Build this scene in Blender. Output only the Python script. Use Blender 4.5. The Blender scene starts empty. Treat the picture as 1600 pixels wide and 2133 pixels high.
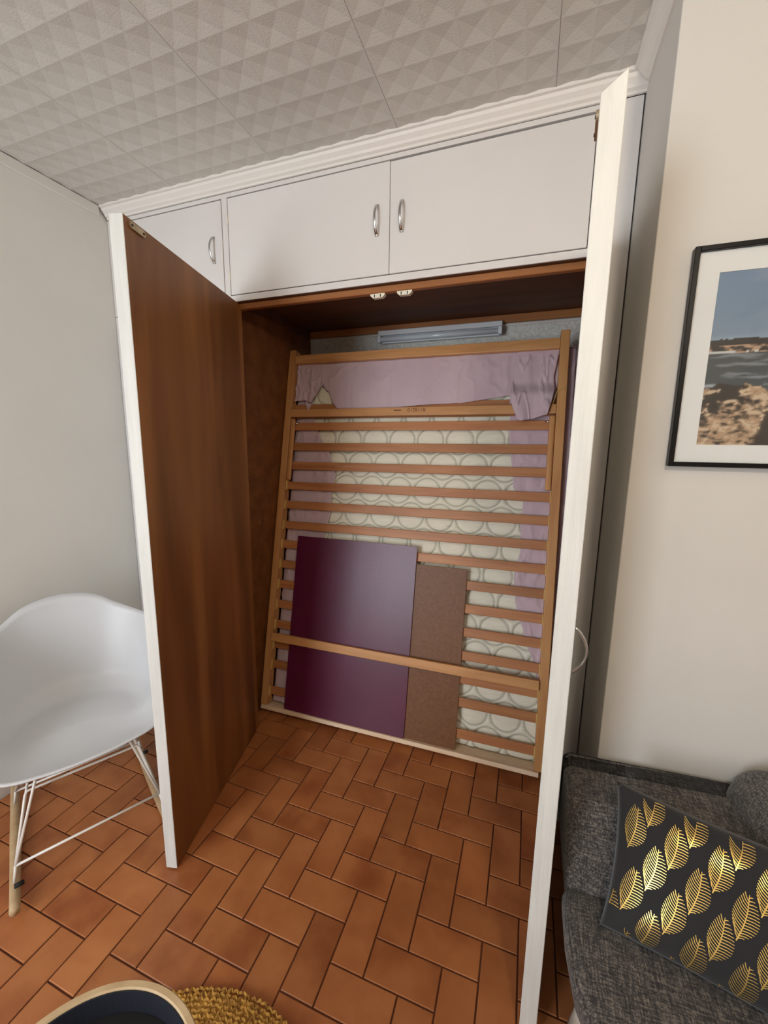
import bpy, bmesh, math, random
from mathutils import Vector, Matrix
random.seed(7)
SC = bpy.context.scene
COL = SC.collection

# ---------------------------------------------------------------- camera
CAM_F = 841.17                      # focal length in pixels of the 1600 px wide frame
CAM_C = Vector((0.93451, -1.11844, 1.44411))
yaw, pitch, roll = 0.342011, -0.164801, -0.013691
cam = bpy.data.cameras.new('camera'); camo = bpy.data.objects.new('camera', cam); COL.objects.link(camo)
R = Matrix.Rotation(yaw, 3, 'Z') @ Matrix.Rotation(pitch, 3, 'X') @ Matrix.Rotation(roll, 3, 'Y')
right, fwd, up = R.col[0], R.col[1], R.col[2]
m = Matrix((right, up, -fwd)).transposed().to_4x4(); m.translation = CAM_C
camo.matrix_world = m
cam.sensor_fit = 'HORIZONTAL'; cam.sensor_width = 36.0; cam.lens = CAM_F * 36.0 / 1600.0
cam.clip_start = 0.02; cam.clip_end = 60
SC.camera = camo
# ---------------------------------------------------------------- world, light, exposure
w = bpy.data.worlds.new('world'); SC.world = w; w.use_nodes = True
bg = w.node_tree.nodes['Background']; bg.inputs[0].default_value = (0.72, 0.86, 1.0, 1); bg.inputs[1].default_value = 1.5
SC.view_settings.view_transform = 'Standard'; SC.view_settings.look = 'None'
SC.view_settings.gamma = 1; SC.view_settings.use_curve_mapping = False
SC.view_settings.exposure = 0.06
LAMP = 120.0                         # glow of the pendant lamp behind the camera
REAR = -3.0                          # y of the wall with the window behind the camera
WIN = [(-0.92, -0.10, 0.40, 2.1, 62)]   # x0, x1, z0, z1, watts
for x0, x1, z0, z1, p in WIN:
    l = bpy.data.lights.new('daylight', 'AREA'); l.shape = 'RECTANGLE'
    l.size = x1 - x0; l.size_y = z1 - z0; l.energy = p; l.color = (0.86, 0.93, 1.0)
    o = bpy.data.objects.new('daylight', l); COL.objects.link(o)
    o.location = ((x0 + x1) / 2, REAR - 0.12, (z0 + z1) / 2); o.rotation_euler = (math.radians(84), 0, 0)

# ---------------------------------------------------------------- materials
def lin(c):
    return tuple((v / 12.92 if v <= .04045 else ((v + .055) / 1.055) ** 2.4) for v in [x / 255 for x in c]) + (1,)
def mat(name, rgb, rough=.6, rgb2=None, nscale=3.0, stretch=(1, 1, 1), contrast=(.35, .65), detail=5, bump=0.0,
        bscale=60.0, bstretch=(1, 1, 1), metal=0.0, rnd=0.0, spec=.5, distort=0.0, space='Object', coat=0, rgb3=None, n3=8.0, s3=(1, 1, 1), c3=(.6, .75)):
    mt = bpy.data.materials.new(name); mt.use_nodes = True; nt = mt.node_tree; N = nt.nodes; L = nt.links
    b = N['Principled BSDF']; b.inputs['Roughness'].default_value = rough; b.inputs['Metallic'].default_value = metal
    b.inputs['Specular IOR Level'].default_value = spec; b.inputs['Coat Weight'].default_value = coat
    b.inputs['Coat Roughness'].default_value = .25
    tc = N.new('ShaderNodeTexCoord'); oi = N.new('ShaderNodeObjectInfo')
    add = N.new('ShaderNodeVectorMath'); add.operation = 'MULTIPLY_ADD'
    add.inputs[0].default_value = (1, 1, 1)
    comb = N.new('ShaderNodeCombineXYZ')
    mul = N.new('ShaderNodeMath'); mul.operation = 'MULTIPLY'; mul.inputs[1].default_value = 17.3
    L.new(oi.outputs['Random'], mul.inputs[0])
    for i in range(3): L.new(mul.outputs[0], comb.inputs[i])
    L.new(tc.outputs[space], add.inputs[0]); add.inputs[1].default_value = (1, 1, 1); L.new(comb.outputs[0], add.inputs[2])
    def noise(scale, st, det, dis=0):
        mp = N.new('ShaderNodeMapping'); mp.inputs['Scale'].default_value = st
        L.new(add.outputs[0], mp.inputs['Vector'])
        n = N.new('ShaderNodeTexNoise'); n.inputs['Scale'].default_value = scale; n.inputs['Detail'].default_value = det
        n.inputs['Distortion'].default_value = dis
        L.new(mp.outputs[0], n.inputs['Vector']); return n
    if rgb2 is None and rnd == 0:
        b.inputs['Base Color'].default_value = lin(rgb)
    else:
        n = noise(nscale, stretch, detail, distort)
        cr = N.new('ShaderNodeValToRGB'); cr.color_ramp.elements[0].position = contrast[0]; cr.color_ramp.elements[1].position = contrast[1]
        cr.color_ramp.elements[0].color = lin(rgb); cr.color_ramp.elements[1].color = lin(rgb2 or rgb)
        L.new(n.outputs['Fac'], cr.inputs[0]); out = cr.outputs[0]
        if rgb3:
            n2 = noise(n3, s3, 4); r2 = N.new('ShaderNodeValToRGB'); r2.color_ramp.elements[0].position = c3[0]; r2.color_ramp.elements[1].position = c3[1]
            L.new(n2.outputs['Fac'], r2.inputs[0])
            mx = N.new('ShaderNodeMix'); mx.data_type = 'RGBA'; L.new(r2.outputs[0], mx.inputs[0]); L.new(out, mx.inputs[6]); mx.inputs[7].default_value = lin(rgb3)
            out = mx.outputs[2]
        if rnd:
            hs = N.new('ShaderNodeHueSaturation'); mr = N.new('ShaderNodeMapRange')
            mr.inputs['To Min'].default_value = 1 - rnd; mr.inputs['To Max'].default_value = 1 + rnd
            L.new(oi.outputs['Random'], mr.inputs[0]); L.new(mr.outputs[0], hs.inputs['Value']); L.new(out, hs.inputs['Color']); out = hs.outputs[0]
        L.new(out, b.inputs['Base Color'])
    if bump:
        n = noise(bscale, bstretch, 4); bp = N.new('ShaderNodeBump'); bp.inputs['Strength'].default_value = bump; bp.inputs['Distance'].default_value = .004
        L.new(n.outputs['Fac'], bp.inputs['Height']); L.new(bp.outputs[0], b.inputs['Normal'])
    return mt
M = {}
M['plaster'] = mat('plaster', (224, 223, 218), .85, (229, 228, 223), 2, bump=.12, bscale=45, space='Object')
M['plaster_warm'] = mat('plaster_warm', (206, 202, 196), .85, (211, 207, 201), 2, bump=.12, bscale=45)
M['ceiling'] = mat('ceiling_foam', (204, 201, 194), .8, (210, 207, 200), 3, bump=.25, bscale=220)
M['ceiling_gap'] = mat('ceiling_gap', (180, 175, 168), .9)
M['grout'] = mat('grout', (96, 52, 30), .9, (80, 42, 24), 12)
M['tile'] = mat('terracotta', (166, 100, 56), .38, (186, 120, 72), 9, contrast=(.3, .7), rnd=.10, bump=.06, bscale=90, rgb3=(144, 80, 44), n3=5, c3=(.5, .72))
M['white'] = mat('white_paint', (216, 212, 209), .45, (221, 218, 215), 2, bump=.03, bscale=20)
M['white_rough'] = mat('white_paint_brushed', (216, 216, 211), .5, (207, 207, 202), 8, stretch=(6, 6, .5), bump=.35, bscale=30, bstretch=(4, 4, .25), rgb3=(196, 196, 190), n3=9, s3=(5, 5, .4), c3=(.66, .74))
M['cornice'] = mat('cornice_paint', (228, 224, 218), .5, bump=.05, bscale=30)
M['ply'] = mat('plywood_inner', (144, 95, 50), .42, (108, 66, 32), 3.0, stretch=(2.2, 2.2, .35), contrast=(.3, .7), distort=.6, bump=.04, bscale=60, bstretch=(5, 5, .2), rgb3=(160, 108, 60), n3=1.8, s3=(3.4, 3.4, .35), c3=(.46, .62))
M['chipboard'] = mat('chipboard_dark', (128, 80, 38), .6, (108, 64, 28), 14, bump=.1, bscale=80, rgb3=(160, 110, 62), n3=40, s3=(1, 1, .6), c3=(.68, .74))
M['dark_ply'] = mat('dark_plywood', (100, 62, 34), .6, (84, 50, 26), 5, stretch=(.4, 3, 3))
M['batten'] = mat('pine_batten', (176, 116, 62), .55, (150, 92, 44), 4, stretch=(.4, 5, 5), rgb3=(84, 44, 20), n3=5, s3=(1, 1, 1), c3=(.72, .76))
def wood(name, a, b, st, rough=.45, rnd=.1, c=None):
    return mat(name, a, rough, b, 5, stretch=st, contrast=(.3, .7), distort=.5, rnd=rnd, bump=.04, bscale=40, bstretch=st, rgb3=c, n3=4, s3=st, c3=(.5, .75))
M['slat'] = wood('beech_slat', (190, 132, 84), (160, 102, 60), (.5, 6, 6), c=(176, 112, 70))
M['rail'] = wood('beech_rail', (204, 152, 96), (182, 126, 74), (6, 6, .5))
M['railx'] = wood('beech_crossrail', (212, 158, 104), (188, 134, 80), (.5, 6, 6))
M['pale'] = wood('pale_pine', (240, 216, 186), (226, 194, 158), (.6, 5, 5), .5, 0)
M['mattress'] = mat('mattress_ticking', (238, 234, 216), .85, (230, 226, 206), 30, stretch=(.6, 1, 4), bump=.1, bscale=300, rgb3=(190, 180, 168), n3=22, s3=(.3, 1, 3), c3=(.68, .78))
M['stitch'] = mat('mattress_stitch', (160, 160, 142), .9)
M['sheet'] = mat('lilac_cotton', (206, 184, 192), .9, (198, 175, 184), 6, bump=.12, bscale=500)
M['purple'] = mat('purple_laminate', (92, 22, 58), .34, (84, 18, 52), 4, bump=.10, bscale=420, spec=.6)
M['purple_edge'] = mat('purple_edge', (120, 84, 96), .6)
M['brownboard'] = mat('brown_board', (122, 80, 46), .5, (110, 70, 38), 90, bump=.1, bscale=300)
M['chrome'] = mat('satin_chrome', (200, 200, 200), .22, metal=1)
M['plastic_white'] = mat('cream_plastic', (232, 226, 206), .45)
M['lamp_body'] = mat('lamp_body', (226, 231, 234), .4)
M['lamp_tube'] = mat('lamp_tube_glass', (222, 230, 234), .15)
M['brass'] = mat('worn_plate', (168, 150, 118), .4, (190, 176, 146), 40, metal=.6)
M['ink'] = mat('stamp_ink', (92, 54, 30), .8)
M['string'] = mat('yellow_string', (214, 186, 110), .8)
M['shell'] = mat('white_shell', (208, 208, 210), .38, spec=.4)
M['wire'] = mat('white_wire', (232, 228, 220), .35)
M['rocker'] = wood('ash_rocker', (196, 168, 130), (180, 150, 110), (5, 5, 5), .5, 0)
M['black'] = mat('black_rubber', (18, 17, 17), .7)
M['blackframe'] = mat('black_frame', (12, 11, 13), .35, spec=.25)
M['matboard'] = mat('mat_board', (222, 224, 222), .85)
M['gold'] = mat('gold_foil', (244, 208, 120), .32, metal=.8)
M['pillow'] = mat('charcoal_velvet', (30, 28, 31), .9, (36, 34, 37), 5)
M['pillow'].node_tree.nodes['Principled BSDF'].inputs['Sheen Weight'].default_value = .12
M['legwhite'] = mat('whitewashed_leg', (214, 208, 196), .5, (200, 190, 174), 8, stretch=(3, 3, .5))
M['navy'] = mat('navy_lining', (16, 20, 34), .7)
M['tblack'] = mat('black_tray_base', (8, 8, 10), .9)
M['rimwood'] = mat('birch_rim', (206, 180, 142), .55, (186, 158, 118), 14, rgb3=(120, 92, 64), n3=9, c3=(.70, .73))
M['jute'] = mat('mustard_jute', (196, 148, 66), .9, (150, 104, 42), 60, contrast=(.4, .6), bump=.4, bscale=160)
M['back'] = mat('dark_gap', (40, 24, 12), .9)

def fabric(name, a, b, c):
    mt = mat(name, a, .95, b, 30)
    nt = mt.node_tree; N = nt.nodes; L = nt.links; bs = N['Principled BSDF']
    for lk in list(bs.inputs['Base Color'].links): L.remove(lk)
    tc = N.new('ShaderNodeTexCoord'); outs = []
    for sc in ((300, 36, 300), (36, 300, 300), (300, 300, 36)):
        mp = N.new('ShaderNodeMapping'); mp.inputs['Scale'].default_value = sc; L.new(tc.outputs['Object'], mp.inputs[0])
        n = N.new('ShaderNodeTexNoise'); n.inputs['Scale'].default_value = 1.0; n.inputs['Detail'].default_value = 3; L.new(mp.outputs[0], n.inputs[0]); outs.append(n)
    a1 = N.new('ShaderNodeMath'); a1.operation = 'ADD'; L.new(outs[0].outputs[0], a1.inputs[0]); L.new(outs[1].outputs[0], a1.inputs[1])
    a2 = N.new('ShaderNodeMath'); a2.operation = 'ADD'; L.new(a1.outputs[0], a2.inputs[0]); L.new(outs[2].outputs[0], a2.inputs[1])
    d = N.new('ShaderNodeMath'); d.operation = 'DIVIDE'; L.new(a2.outputs[0], d.inputs[0]); d.inputs[1].default_value = 3
    cr = N.new('ShaderNodeValToRGB'); e = cr.color_ramp.elements; e[0].position = .40; e[0].color = lin(a); e[1].position = .62; e[1].color = lin(c)
    k = e.new(.5); k.color = lin(b); L.new(d.outputs[0], cr.inputs[0]); L.new(cr.outputs[0], bs.inputs['Base Color'])
    bp = N.new('ShaderNodeBump'); bp.inputs['Strength'].default_value = .4; bp.inputs['Distance'].default_value = .002
    L.new(d.outputs[0], bp.inputs['Height']); L.new(bp.outputs[0], bs.inputs['Normal'])
    bs.inputs['Sheen Weight'].default_value = .15
    return mt
M['sofa'] = fabric('charcoal_weave', (38, 36, 38), (72, 68, 66), (128, 120, 112))
def wallpaper():
    mt = mat('wallpaper', (206, 204, 196), .8, (206, 204, 196), 3)
    nt = mt.node_tree; N = nt.nodes; L = nt.links; bs = N['Principled BSDF']
    tc = N.new('ShaderNodeTexCoord'); v = N.new('ShaderNodeTexNoise'); v.inputs['Scale'].default_value = 38; v.inputs['Distortion'].default_value = 2.2; v.inputs['Detail'].default_value = 1
    L.new(tc.outputs['Object'], v.inputs[0]); cr = N.new('ShaderNodeValToRGB')
    cr.color_ramp.elements[0].position = .45; cr.color_ramp.elements[0].color = lin((208, 206, 197)); cr.color_ramp.elements[1].position = .55; cr.color_ramp.elements[1].color = lin((226, 224, 215))
    L.new(v.outputs[0], cr.inputs[0]); L.new(cr.outputs[0], bs.inputs['Base Color']); return mt
M['wallpaper'] = wallpaper()
def glassmat():
    mt = bpy.data.materials.new('clear_glass'); mt.use_nodes = True; nt = mt.node_tree; N = nt.nodes; L = nt.links
    for n in list(N): N.remove(n)
    o = N.new('ShaderNodeOutputMaterial'); t = N.new('ShaderNodeBsdfTransparent'); g = N.new('ShaderNodeBsdfGlossy'); g.inputs['Roughness'].default_value = .03
    mx = N.new('ShaderNodeMixShader'); mx.inputs[0].default_value = .05
    L.new(t.outputs[0], mx.inputs[1]); L.new(g.outputs[0], mx.inputs[2]); L.new(mx.outputs[0], o.inputs[0]); return mt
M['glass'] = glassmat()

# ---------------------------------------------------------------- mesh helpers
def link(name, me, parent=None):
    o = bpy.data.objects.new(name, me); COL.objects.link(o)
    if parent: o.parent = parent
    return o
def mesh(name, vs, fs, mats, parent=None, mi=None, smooth=False):
    me = bpy.data.meshes.new(name); me.from_pydata([tuple(v) for v in vs], [], fs); me.update()
    for k in (mats if isinstance(mats, (list, tuple)) else [mats]): me.materials.append(M[k])
    if mi:
        for p, i in zip(me.polygons, mi): p.material_index = i
    if smooth:
        for p in me.polygons: p.use_smooth = True
    return link(name, me, parent)
def bmobj(name, bm, mats, parent=None, smooth=False):
    me = bpy.data.meshes.new(name)
    bmesh.ops.recalc_face_normals(bm, faces=bm.faces)
    bm.to_mesh(me); bm.free()
    for k in (mats if isinstance(mats, (list, tuple)) else [mats]): me.materials.append(M[k])
    if smooth:
        for p in me.polygons: p.use_smooth = True
    return link(name, me, parent)
def bbox(bm, x0, x1, y0, y1, z0, z1, bev=0, mi=0, seg=1, mtx=None):
    r = bmesh.ops.create_cube(bm, size=1); vs = r['verts']
    for v in vs:
        v.co = Vector(((x0 + x1) / 2 + v.co.x * (x1 - x0), (y0 + y1) / 2 + v.co.y * (y1 - y0), (z0 + z1) / 2 + v.co.z * (z1 - z0)))
    fs = set(f for v in vs for f in v.link_faces)
    for f in fs: f.material_index = mi
    allv = set(vs)
    if bev:
        es = list(set(e for v in vs for e in v.link_edges))
        rr = bmesh.ops.bevel(bm, geom=es, offset=bev, segments=seg, profile=.5, affect='EDGES')
        allv |= set(rr['verts']); fs |= set(rr['faces'])
        allv = set(v for v in allv if v.is_valid)
        for f in rr['faces']: f.material_index = mi
    if mtx:
        for v in allv: v.co = mtx @ v.co
    return allv
def box(name, x0, x1, y0, y1, z0, z1, mt, parent=None, bev=.0015, seg=1, mtx=None):
    bm = bmesh.new(); bbox(bm, x0, x1, y0, y1, z0, z1, bev, 0, seg, mtx); return bmobj(name, bm, mt, parent)
def tube_geo(pts, r, n=8, closed=False, cap=True):
    pts = [Vector(p) for p in pts]; vs = []; fs = []; k = len(pts)
    rr = r if isinstance(r, (list, tuple)) else [r] * k
    prev = None
    for i, p in enumerate(pts):
        if closed: d = (pts[(i + 1) % k] - pts[i - 1])
        else: d = (pts[min(i + 1, k - 1)] - pts[max(i - 1, 0)])
        d.normalize()
        if prev is None:
            a = Vector((0, 0, 1)) if abs(d.z) < .9 else Vector((1, 0, 0)); u = d.cross(a).normalized()
        else:
            u = (prev - d * prev.dot(d)).normalized()
        prev = u; v = d.cross(u)
        for j in range(n):
            t = 2 * math.pi * j / n; vs.append(p + (u * math.cos(t) + v * math.sin(t)) * rr[i])
    lim = k if closed else k - 1
    for i in range(lim):
        for j in range(n):
            a = i * n + j; b = i * n + (j + 1) % n; c = ((i + 1) % k) * n + (j + 1) % n; d = ((i + 1) % k) * n + j
            fs.append((a, b, c, d))
    if cap and not closed:
        fs.append(tuple(range(n))[::-1]); fs.append(tuple((k - 1) * n + j for j in range(n)))
    return vs, fs
def tube(name, pts, r, mt, parent=None, n=8, closed=False):
    vs, fs = tube_geo(pts, r, n, closed); return mesh(name, vs, fs, mt, parent, smooth=True)
def tubes(name, lst, r, mt, parent=None, n=8):
    V = []; F = []
    for pts in lst:
        vs, fs = tube_geo(pts, r, n); o = len(V); V += vs; F += [tuple(i + o for i in f) for f in fs]
    return mesh(name, V, F, mt, parent, smooth=True)
def grid(fn, nu, nv):
    vs = [fn(i / nu, j / nv) for j in range(nv + 1) for i in range(nu + 1)]
    fs = [(j * (nu + 1) + i, j * (nu + 1) + i + 1, (j + 1) * (nu + 1) + i + 1, (j + 1) * (nu + 1) + i) for j in range(nv) for i in range(nu)]
    return vs, fs
def extrude(name, prof, axis, a, b, mt, parent=None):
    """prof: list of (p, z); axis 'x' -> p is y ; axis 'y' -> p is x"""
    vs = []
    for t in (a, b):
        for p, z in prof: vs.append((t, p, z) if axis == 'x' else (p, t, z))
    n = len(prof); fs = [(i, (i + 1) % n, n + (i + 1) % n, n + i) for i in range(n)] + [tuple(range(n))[::-1], tuple(range(n, 2 * n))]
    return mesh(name, vs, fs, mt, parent)
def empty(name, loc, label, cat, group=None, mtx=None):
    o = bpy.data.objects.new(name, None); COL.objects.link(o); o.location = loc
    if mtx: o.matrix_world = mtx
    o.empty_display_size = .05; return tag(o, label, cat, group)
def tag(o, label, cat, group=None):
    o['label'] = label; o['category'] = cat
    if group: o['group'] = group
    return o
def struct(o): o['kind'] = 'structure'; return o
def hsh(i, j, s=0):
    h = math.sin(i * 127.1 + j * 311.7 + s * 74.7) * 43758.5453; return h - math.floor(h)
def vn(x, y, s=0):
    i, j = math.floor(x), math.floor(y); fx, fy = x - i, y - j; fx = fx * fx * (3 - 2 * fx); fy = fy * fy * (3 - 2 * fy)
    a = hsh(i, j, s) * (1 - fx) + hsh(i + 1, j, s) * fx; b = hsh(i, j + 1, s) * (1 - fx) + hsh(i + 1, j + 1, s) * fx
    return a * (1 - fy) + b * fy
def fbm(x, y, s=0, o=4):
    t = 0; a = .5
    for k in range(o): t += a * vn(x, y, s + k); x *= 2.03; y *= 2.03; a *= .5
    return t / (1 - .5 ** o)
def sst(a, b, x):
    t = max(0, min(1, (x - a) / (b - a))); return t * t * (3 - 2 * t)
def interp(tab, x):
    if x <= tab[0][0]: return tab[0][1]
    for (a, b), (c, d) in zip(tab, tab[1:]):
        if x <= c: return b + (d - b) * (x - a) / (c - a)
    return tab[-1][1]

# ---------------------------------------------------------------- structure
ZC = 2.5; YF = 0.40; YB = 1.16; XL = -1.0; XR = 1.18; YW = 0.08; XE = 2.55
fl = struct(box('floor', XL - .1, XE + .1, REAR - .1, YB + .1, -.12, -.0035, 'grout', bev=0))
def tilemesh(wd, hg):
    g = .0022; c = .0016; x0, x1, y0, y1 = g, wd - g, g, hg - g
    vs = []
    for z, i in ((-.004, 0), (-.0012, 0), (0, c)):
        vs += [(x0 + i, y0 + i, z), (x1 - i, y0 + i, z), (x1 - i, y1 - i, z), (x0 + i, y1 - i, z)]
    fs = [(8, 9, 10, 11)]
    for k in (0, 4):
        for i in range(4): fs.append((k + i, k + (i + 1) % 4, k + 4 + (i + 1) % 4, k + 4 + i))
    return vs, fs
TM = {}
for key, (a, b) in (('h', (.2, .1)), ('v', (.1, .2))):
    vs, fs = tilemesh(a, b); me = bpy.data.meshes.new('tile'); me.from_pydata(vs, [], fs); me.materials.append(M['tile']); TM[key] = (me, vs, fs)
RV = []; RF = []
for u in range(-13, 27):
    for v in range(-13, 31):
        q = (u + v) % 4
        if q not in (0, 2): continue
        if q == 0: k, x, y, a, b = 'h', u * .1, -(v + 1) * .1, .2, .1
        else: k, x, y, a, b = 'v', u * .1, -(v + 2) * .1, .1, .2
        if x + a <= XL or x >= XE or y + b <= REAR or y >= YB: continue
        if x < XL or x + a > XE or y < REAR or y + b > YB:      # cut tile along a wall
            vs, fs = tilemesh(a, b); o = len(RV)
            RV += [(min(max(p[0] + x, XL + .001), XE), min(max(p[1] + y, REAR), YB), p[2]) for p in vs]; RF += [tuple(i + o for i in f) for f in fs]; continue
        cx, cy = x + a / 2, y + b / 2
        if -1.0 <= cx <= 1.3 and -.78 <= cy <= 1.0:
            t = bpy.data.objects.new('tile', TM[k][0]); COL.objects.link(t); t.parent = fl
            t.location = (x, y, (hsh(u, v, 3) - .5) * .0007)
            t.rotation_euler = ((hsh(u, v, 1) - .5) * .003, (hsh(u, v, 2) - .5) * .003, 0)
        else:
            o = len(RV); RV += [(p[0] + x, p[1] + y, p[2]) for p in TM[k][1]]; RF += [tuple(i + o for i in f) for f in TM[k][2]]
rest = mesh('tile', RV, RF, 'tile', fl); rest['kind'] = 'stuff'

cl = struct(box('ceiling', XL - .1, XE + .1, REAR - .1, YB + .1, ZC + .0065, ZC + .12, 'ceiling_gap', bev=0))
P = .495; n = 6; pc = (P - .001) / n
vs = []; fs = []
for i in range(n):                  # embossed foam: little recessed pyramids
    for j in range(n):
        x, y = .0005 + i * pc, .0005 + j * pc; o = len(vs)
        vs += [(x, y, 0), (x + pc, y, 0), (x + pc, y + pc, 0), (x, y + pc, 0), (x + pc / 2, y + pc / 2, .0044)]
        for k in range(4): fs.append((o + (k + 1) % 4, o + k, o + 4))
o = len(vs); a, b = .0005, P - .0005
vs += [(a, a, 0), (b, a, 0), (b, b, 0), (a, b, 0), (a, a, .006), (b, a, .006), (b, b, .006), (a, b, .006)]
for k in range(4): fs.append((o + k, o + (k + 1) % 4, o + 4 + (k + 1) % 4, o + 4 + k))
ctm = bpy.data.meshes.new('ceiling_tile'); ctm.from_pydata(vs, [], fs); ctm.materials.append(M['ceiling'])
for i in range(-2, 6):
    for j in range(-7, 1):
        x = -.057 + i * P; y = .068 + j * P
        if x + P > XE + .3: continue
        t = bpy.data.objects.new('ceiling_tile', ctm); COL.objects.link(t); t.parent = cl
        t.location = (x, y, ZC + (hsh(i, j, 5) - .5) * .0010); t.rotation_euler = (0, (hsh(i, j, 8) - .5) * .002, 0)

struct(box('wall_left', XL - .12, XL, REAR - .1, YB + .1, -.02, ZC + .004, 'plaster', bev=0))
struct(box('wall_front', XR, XE + .02, YW, YB + .12, -.02, ZC + .004, 'plaster_warm', bev=.003, seg=2))
struct(box('wall_right', XE, XE + .12, REAR - .1, YW + .05, -.02, ZC + .004, 'plaster_warm', bev=0))
wn = struct(box('wall_back', XL - .02, XR + .02, YB, YB + .12, -.02, ZC + .004, 'wallpaper', bev=0))
box('picture_rail', XL, XR, YB - .008, YB, 2.052, 2.062, 'cornice', wn)
# rear wall (behind the camera) with the window opening that lets the daylight in
bm = bmesh.new(); ys = (REAR - .12, REAR)
xs = [XL - .1] + [q for wd in WIN for q in wd[:2]] + [XE + .1]
for i in range(0, len(xs), 2): bbox(bm, xs[i], xs[i + 1], ys[0], ys[1], -.02, ZC)
for x0, x1, z0, z1, p in WIN:
    bbox(bm, x0, x1, ys[0], ys[1], z1, ZC); bbox(bm, x0, x1, ys[0], ys[1], -.02, z0)
struct(bmobj('wall_rear', bm, 'plaster'))
for i, (x0, x1, z0, z1, p) in enumerate(WIN):
    bm = bmesh.new(); f = .035; ya, yb = REAR - .09, REAR - .05
    bbox(bm, x0, x0 + f, ya, yb, z0, z1); bbox(bm, x1 - f, x1, ya, yb, z0, z1); bbox(bm, x0 + f, x1 - f, ya, yb, z0, z0 + f); bbox(bm, x0 + f, x1 - f, ya, yb, z1 - f, z1)
    wo = struct(bmobj('window_%d' % (i + 1), bm, 'white'))
    box('pane', x0 + f, x1 - f, ya + .018, ya + .022, z0 + f, z1 - f, 'glass', wo, bev=0)
# cornice and trims
def cprof(base, sgn):
    return [(base, 2.455), (base - sgn * .007, 2.455), (base - sgn * .008, 2.462), (base - sgn * .016, 2.467), (base - sgn * .020, 2.474), (base - sgn * .030, 2.484),
            (base - sgn * .034, 2.492), (base - sgn * .042, 2.494), (base - sgn * .042, 2.5062), (base, 2.5062)]
struct(extrude('trim_1', cprof(YF, 1), 'x', XL + .012, XR - .0001, 'cornice'))
struct(extrude('trim_2', cprof(XR, 1), 'y', YW - .04, YF - .0421, 'cornice'))
struct(box('trim_3', XL, XL + .012, REAR, YF - .0421, 2.458, ZC - .001, 'plaster', bev=.002))
struct(extrude('trim_4', cprof(YW, 1), 'x', XR, XE, 'cornice'))

# ---------------------------------------------------------------- wardrobe (built-in, below)
LH = Vector((-.275, .395)); LE = Vector((-.105, -.257)); RH = Vector((1.060, .395)); RE = Vector((1.005, -.264))
wr = empty('wardrobe', (.39, .75, 0), 'built-in wardrobe with brown plywood inside, both tall white-edged doors standing open', 'wardrobe')
wr_off = Vector((-.39, -.75, 0))
def wpart(o):
    o.parent = wr; o.matrix_parent_inverse = Matrix.Translation(wr_off); return o
wpart(box('side_panel', -.378, -.36, YF + .03, YB - .008, 0, 2.10, 'chipboard'))
wpart(box('side_panel', 1.158, 1.176, YF + .022, YB - .008, 0, 2.10, 'chipboard'))
wpart(box('top_panel', -.36, 1.158, YF + .05, YB - .008, 2.10, 2.112, 'dark_ply'))
wpart(box('front_post', -.322, -.288, YF + .0005, YF + .035, 0, 2.033, 'ply'))
wpart(box('front_post', 1.075, XR - .004, YF, YF + .022, 0, 2.454, 'white'))
wpart(box('rear_batten', -.36, 1.158, YB - .03, YB - .009, 2.064, 2.10, 'batten'))
wpart(box('rear_batten', -.358, -.338, YF + .06, YB - .05, 2.06, 2.10, 'dark_ply'))
wpart(box('top_rail', -.34, 1.075, YF + .002, YF + .022, 2.0345, 2.0365, 'dark_ply'))
wpart(box('front_batten', -.33, 1.10, YF + .0225, YF + .046, 2.012, 2.036, 'batten', bev=.002))
wpart(box('top_rail', -.33, 1.10, YF + .0465, YF + .062, 1.998 + .02, 2.10, 'dark_ply'))
for x in (.347, .4535):
    bm = bmesh.new(); z0 = 1.999
    pr = [(-.029, 2.011), (.029, 2.011), (.029, 2.005), (.019, 1.996), (-.019, 1.996), (-.029, 2.005)]
    vs = [(x + a, YF + .024, z) for a, z in pr] + [(x + a, YF + .042, z) for a, z in pr]
    fs = [tuple(range(6))[::-1], tuple(range(6, 12))] + [(i, (i + 1) % 6, 6 + (i + 1) % 6, 6 + i) for i in range(6)]
    c = wpart(mesh('magnetic_catch', vs, fs, 'plastic_white'))
    for s in (-.012, .012): box('steel_insert', x + s - .0015, x + s + .0015, YF + .0225, YF + .0245, 1.998, 2.008, 'black', c, bev=0)
# the fixed lower front left of the opening
wpart(box('fixed_panel', XL + .002, -.324, YF, YF + .02, 0, 2.033, 'white'))
def door(Hp, Ep, side, handle):
    """Hp hinge, Ep free end of the inner face; side=+1: thickness towards the right of hinge->end"""
    d = (Ep - Hp); L = d.length; d.normalize()
    nrm = Vector((d.y, -d.x)) * side            # from inner face to outer face
    H = 2.030; T = .039
    bm = bmesh.new(); bbox(bm, 0, L, 0, T, .006, H, .0012)
    mtx = Matrix(((d.x, nrm.x, 0, Hp.x), (d.y, nrm.y, 0, Hp.y), (0, 0, 1, 0), (0, 0, 0, 1)))
    for f in bm.faces:
        f.normal_update(); c = f.calc_center_median()
        f.material_index = 1 if c.y < .0001 else 0
    if side < 0:                                # the face overlaps the rail above: outer edge stands higher
        for v in bm.verts:
            if v.co.z > 1.9 and v.co.y > T / 2: v.co.z += .024
    bmesh.ops.transform(bm, matrix=mtx, verts=bm.verts)
    o = wpart(bmobj('door', bm, ['white_rough', 'ply']))
    return o, mtx, L, T
def sub(o, par): 
    o.parent = par; return o
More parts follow.
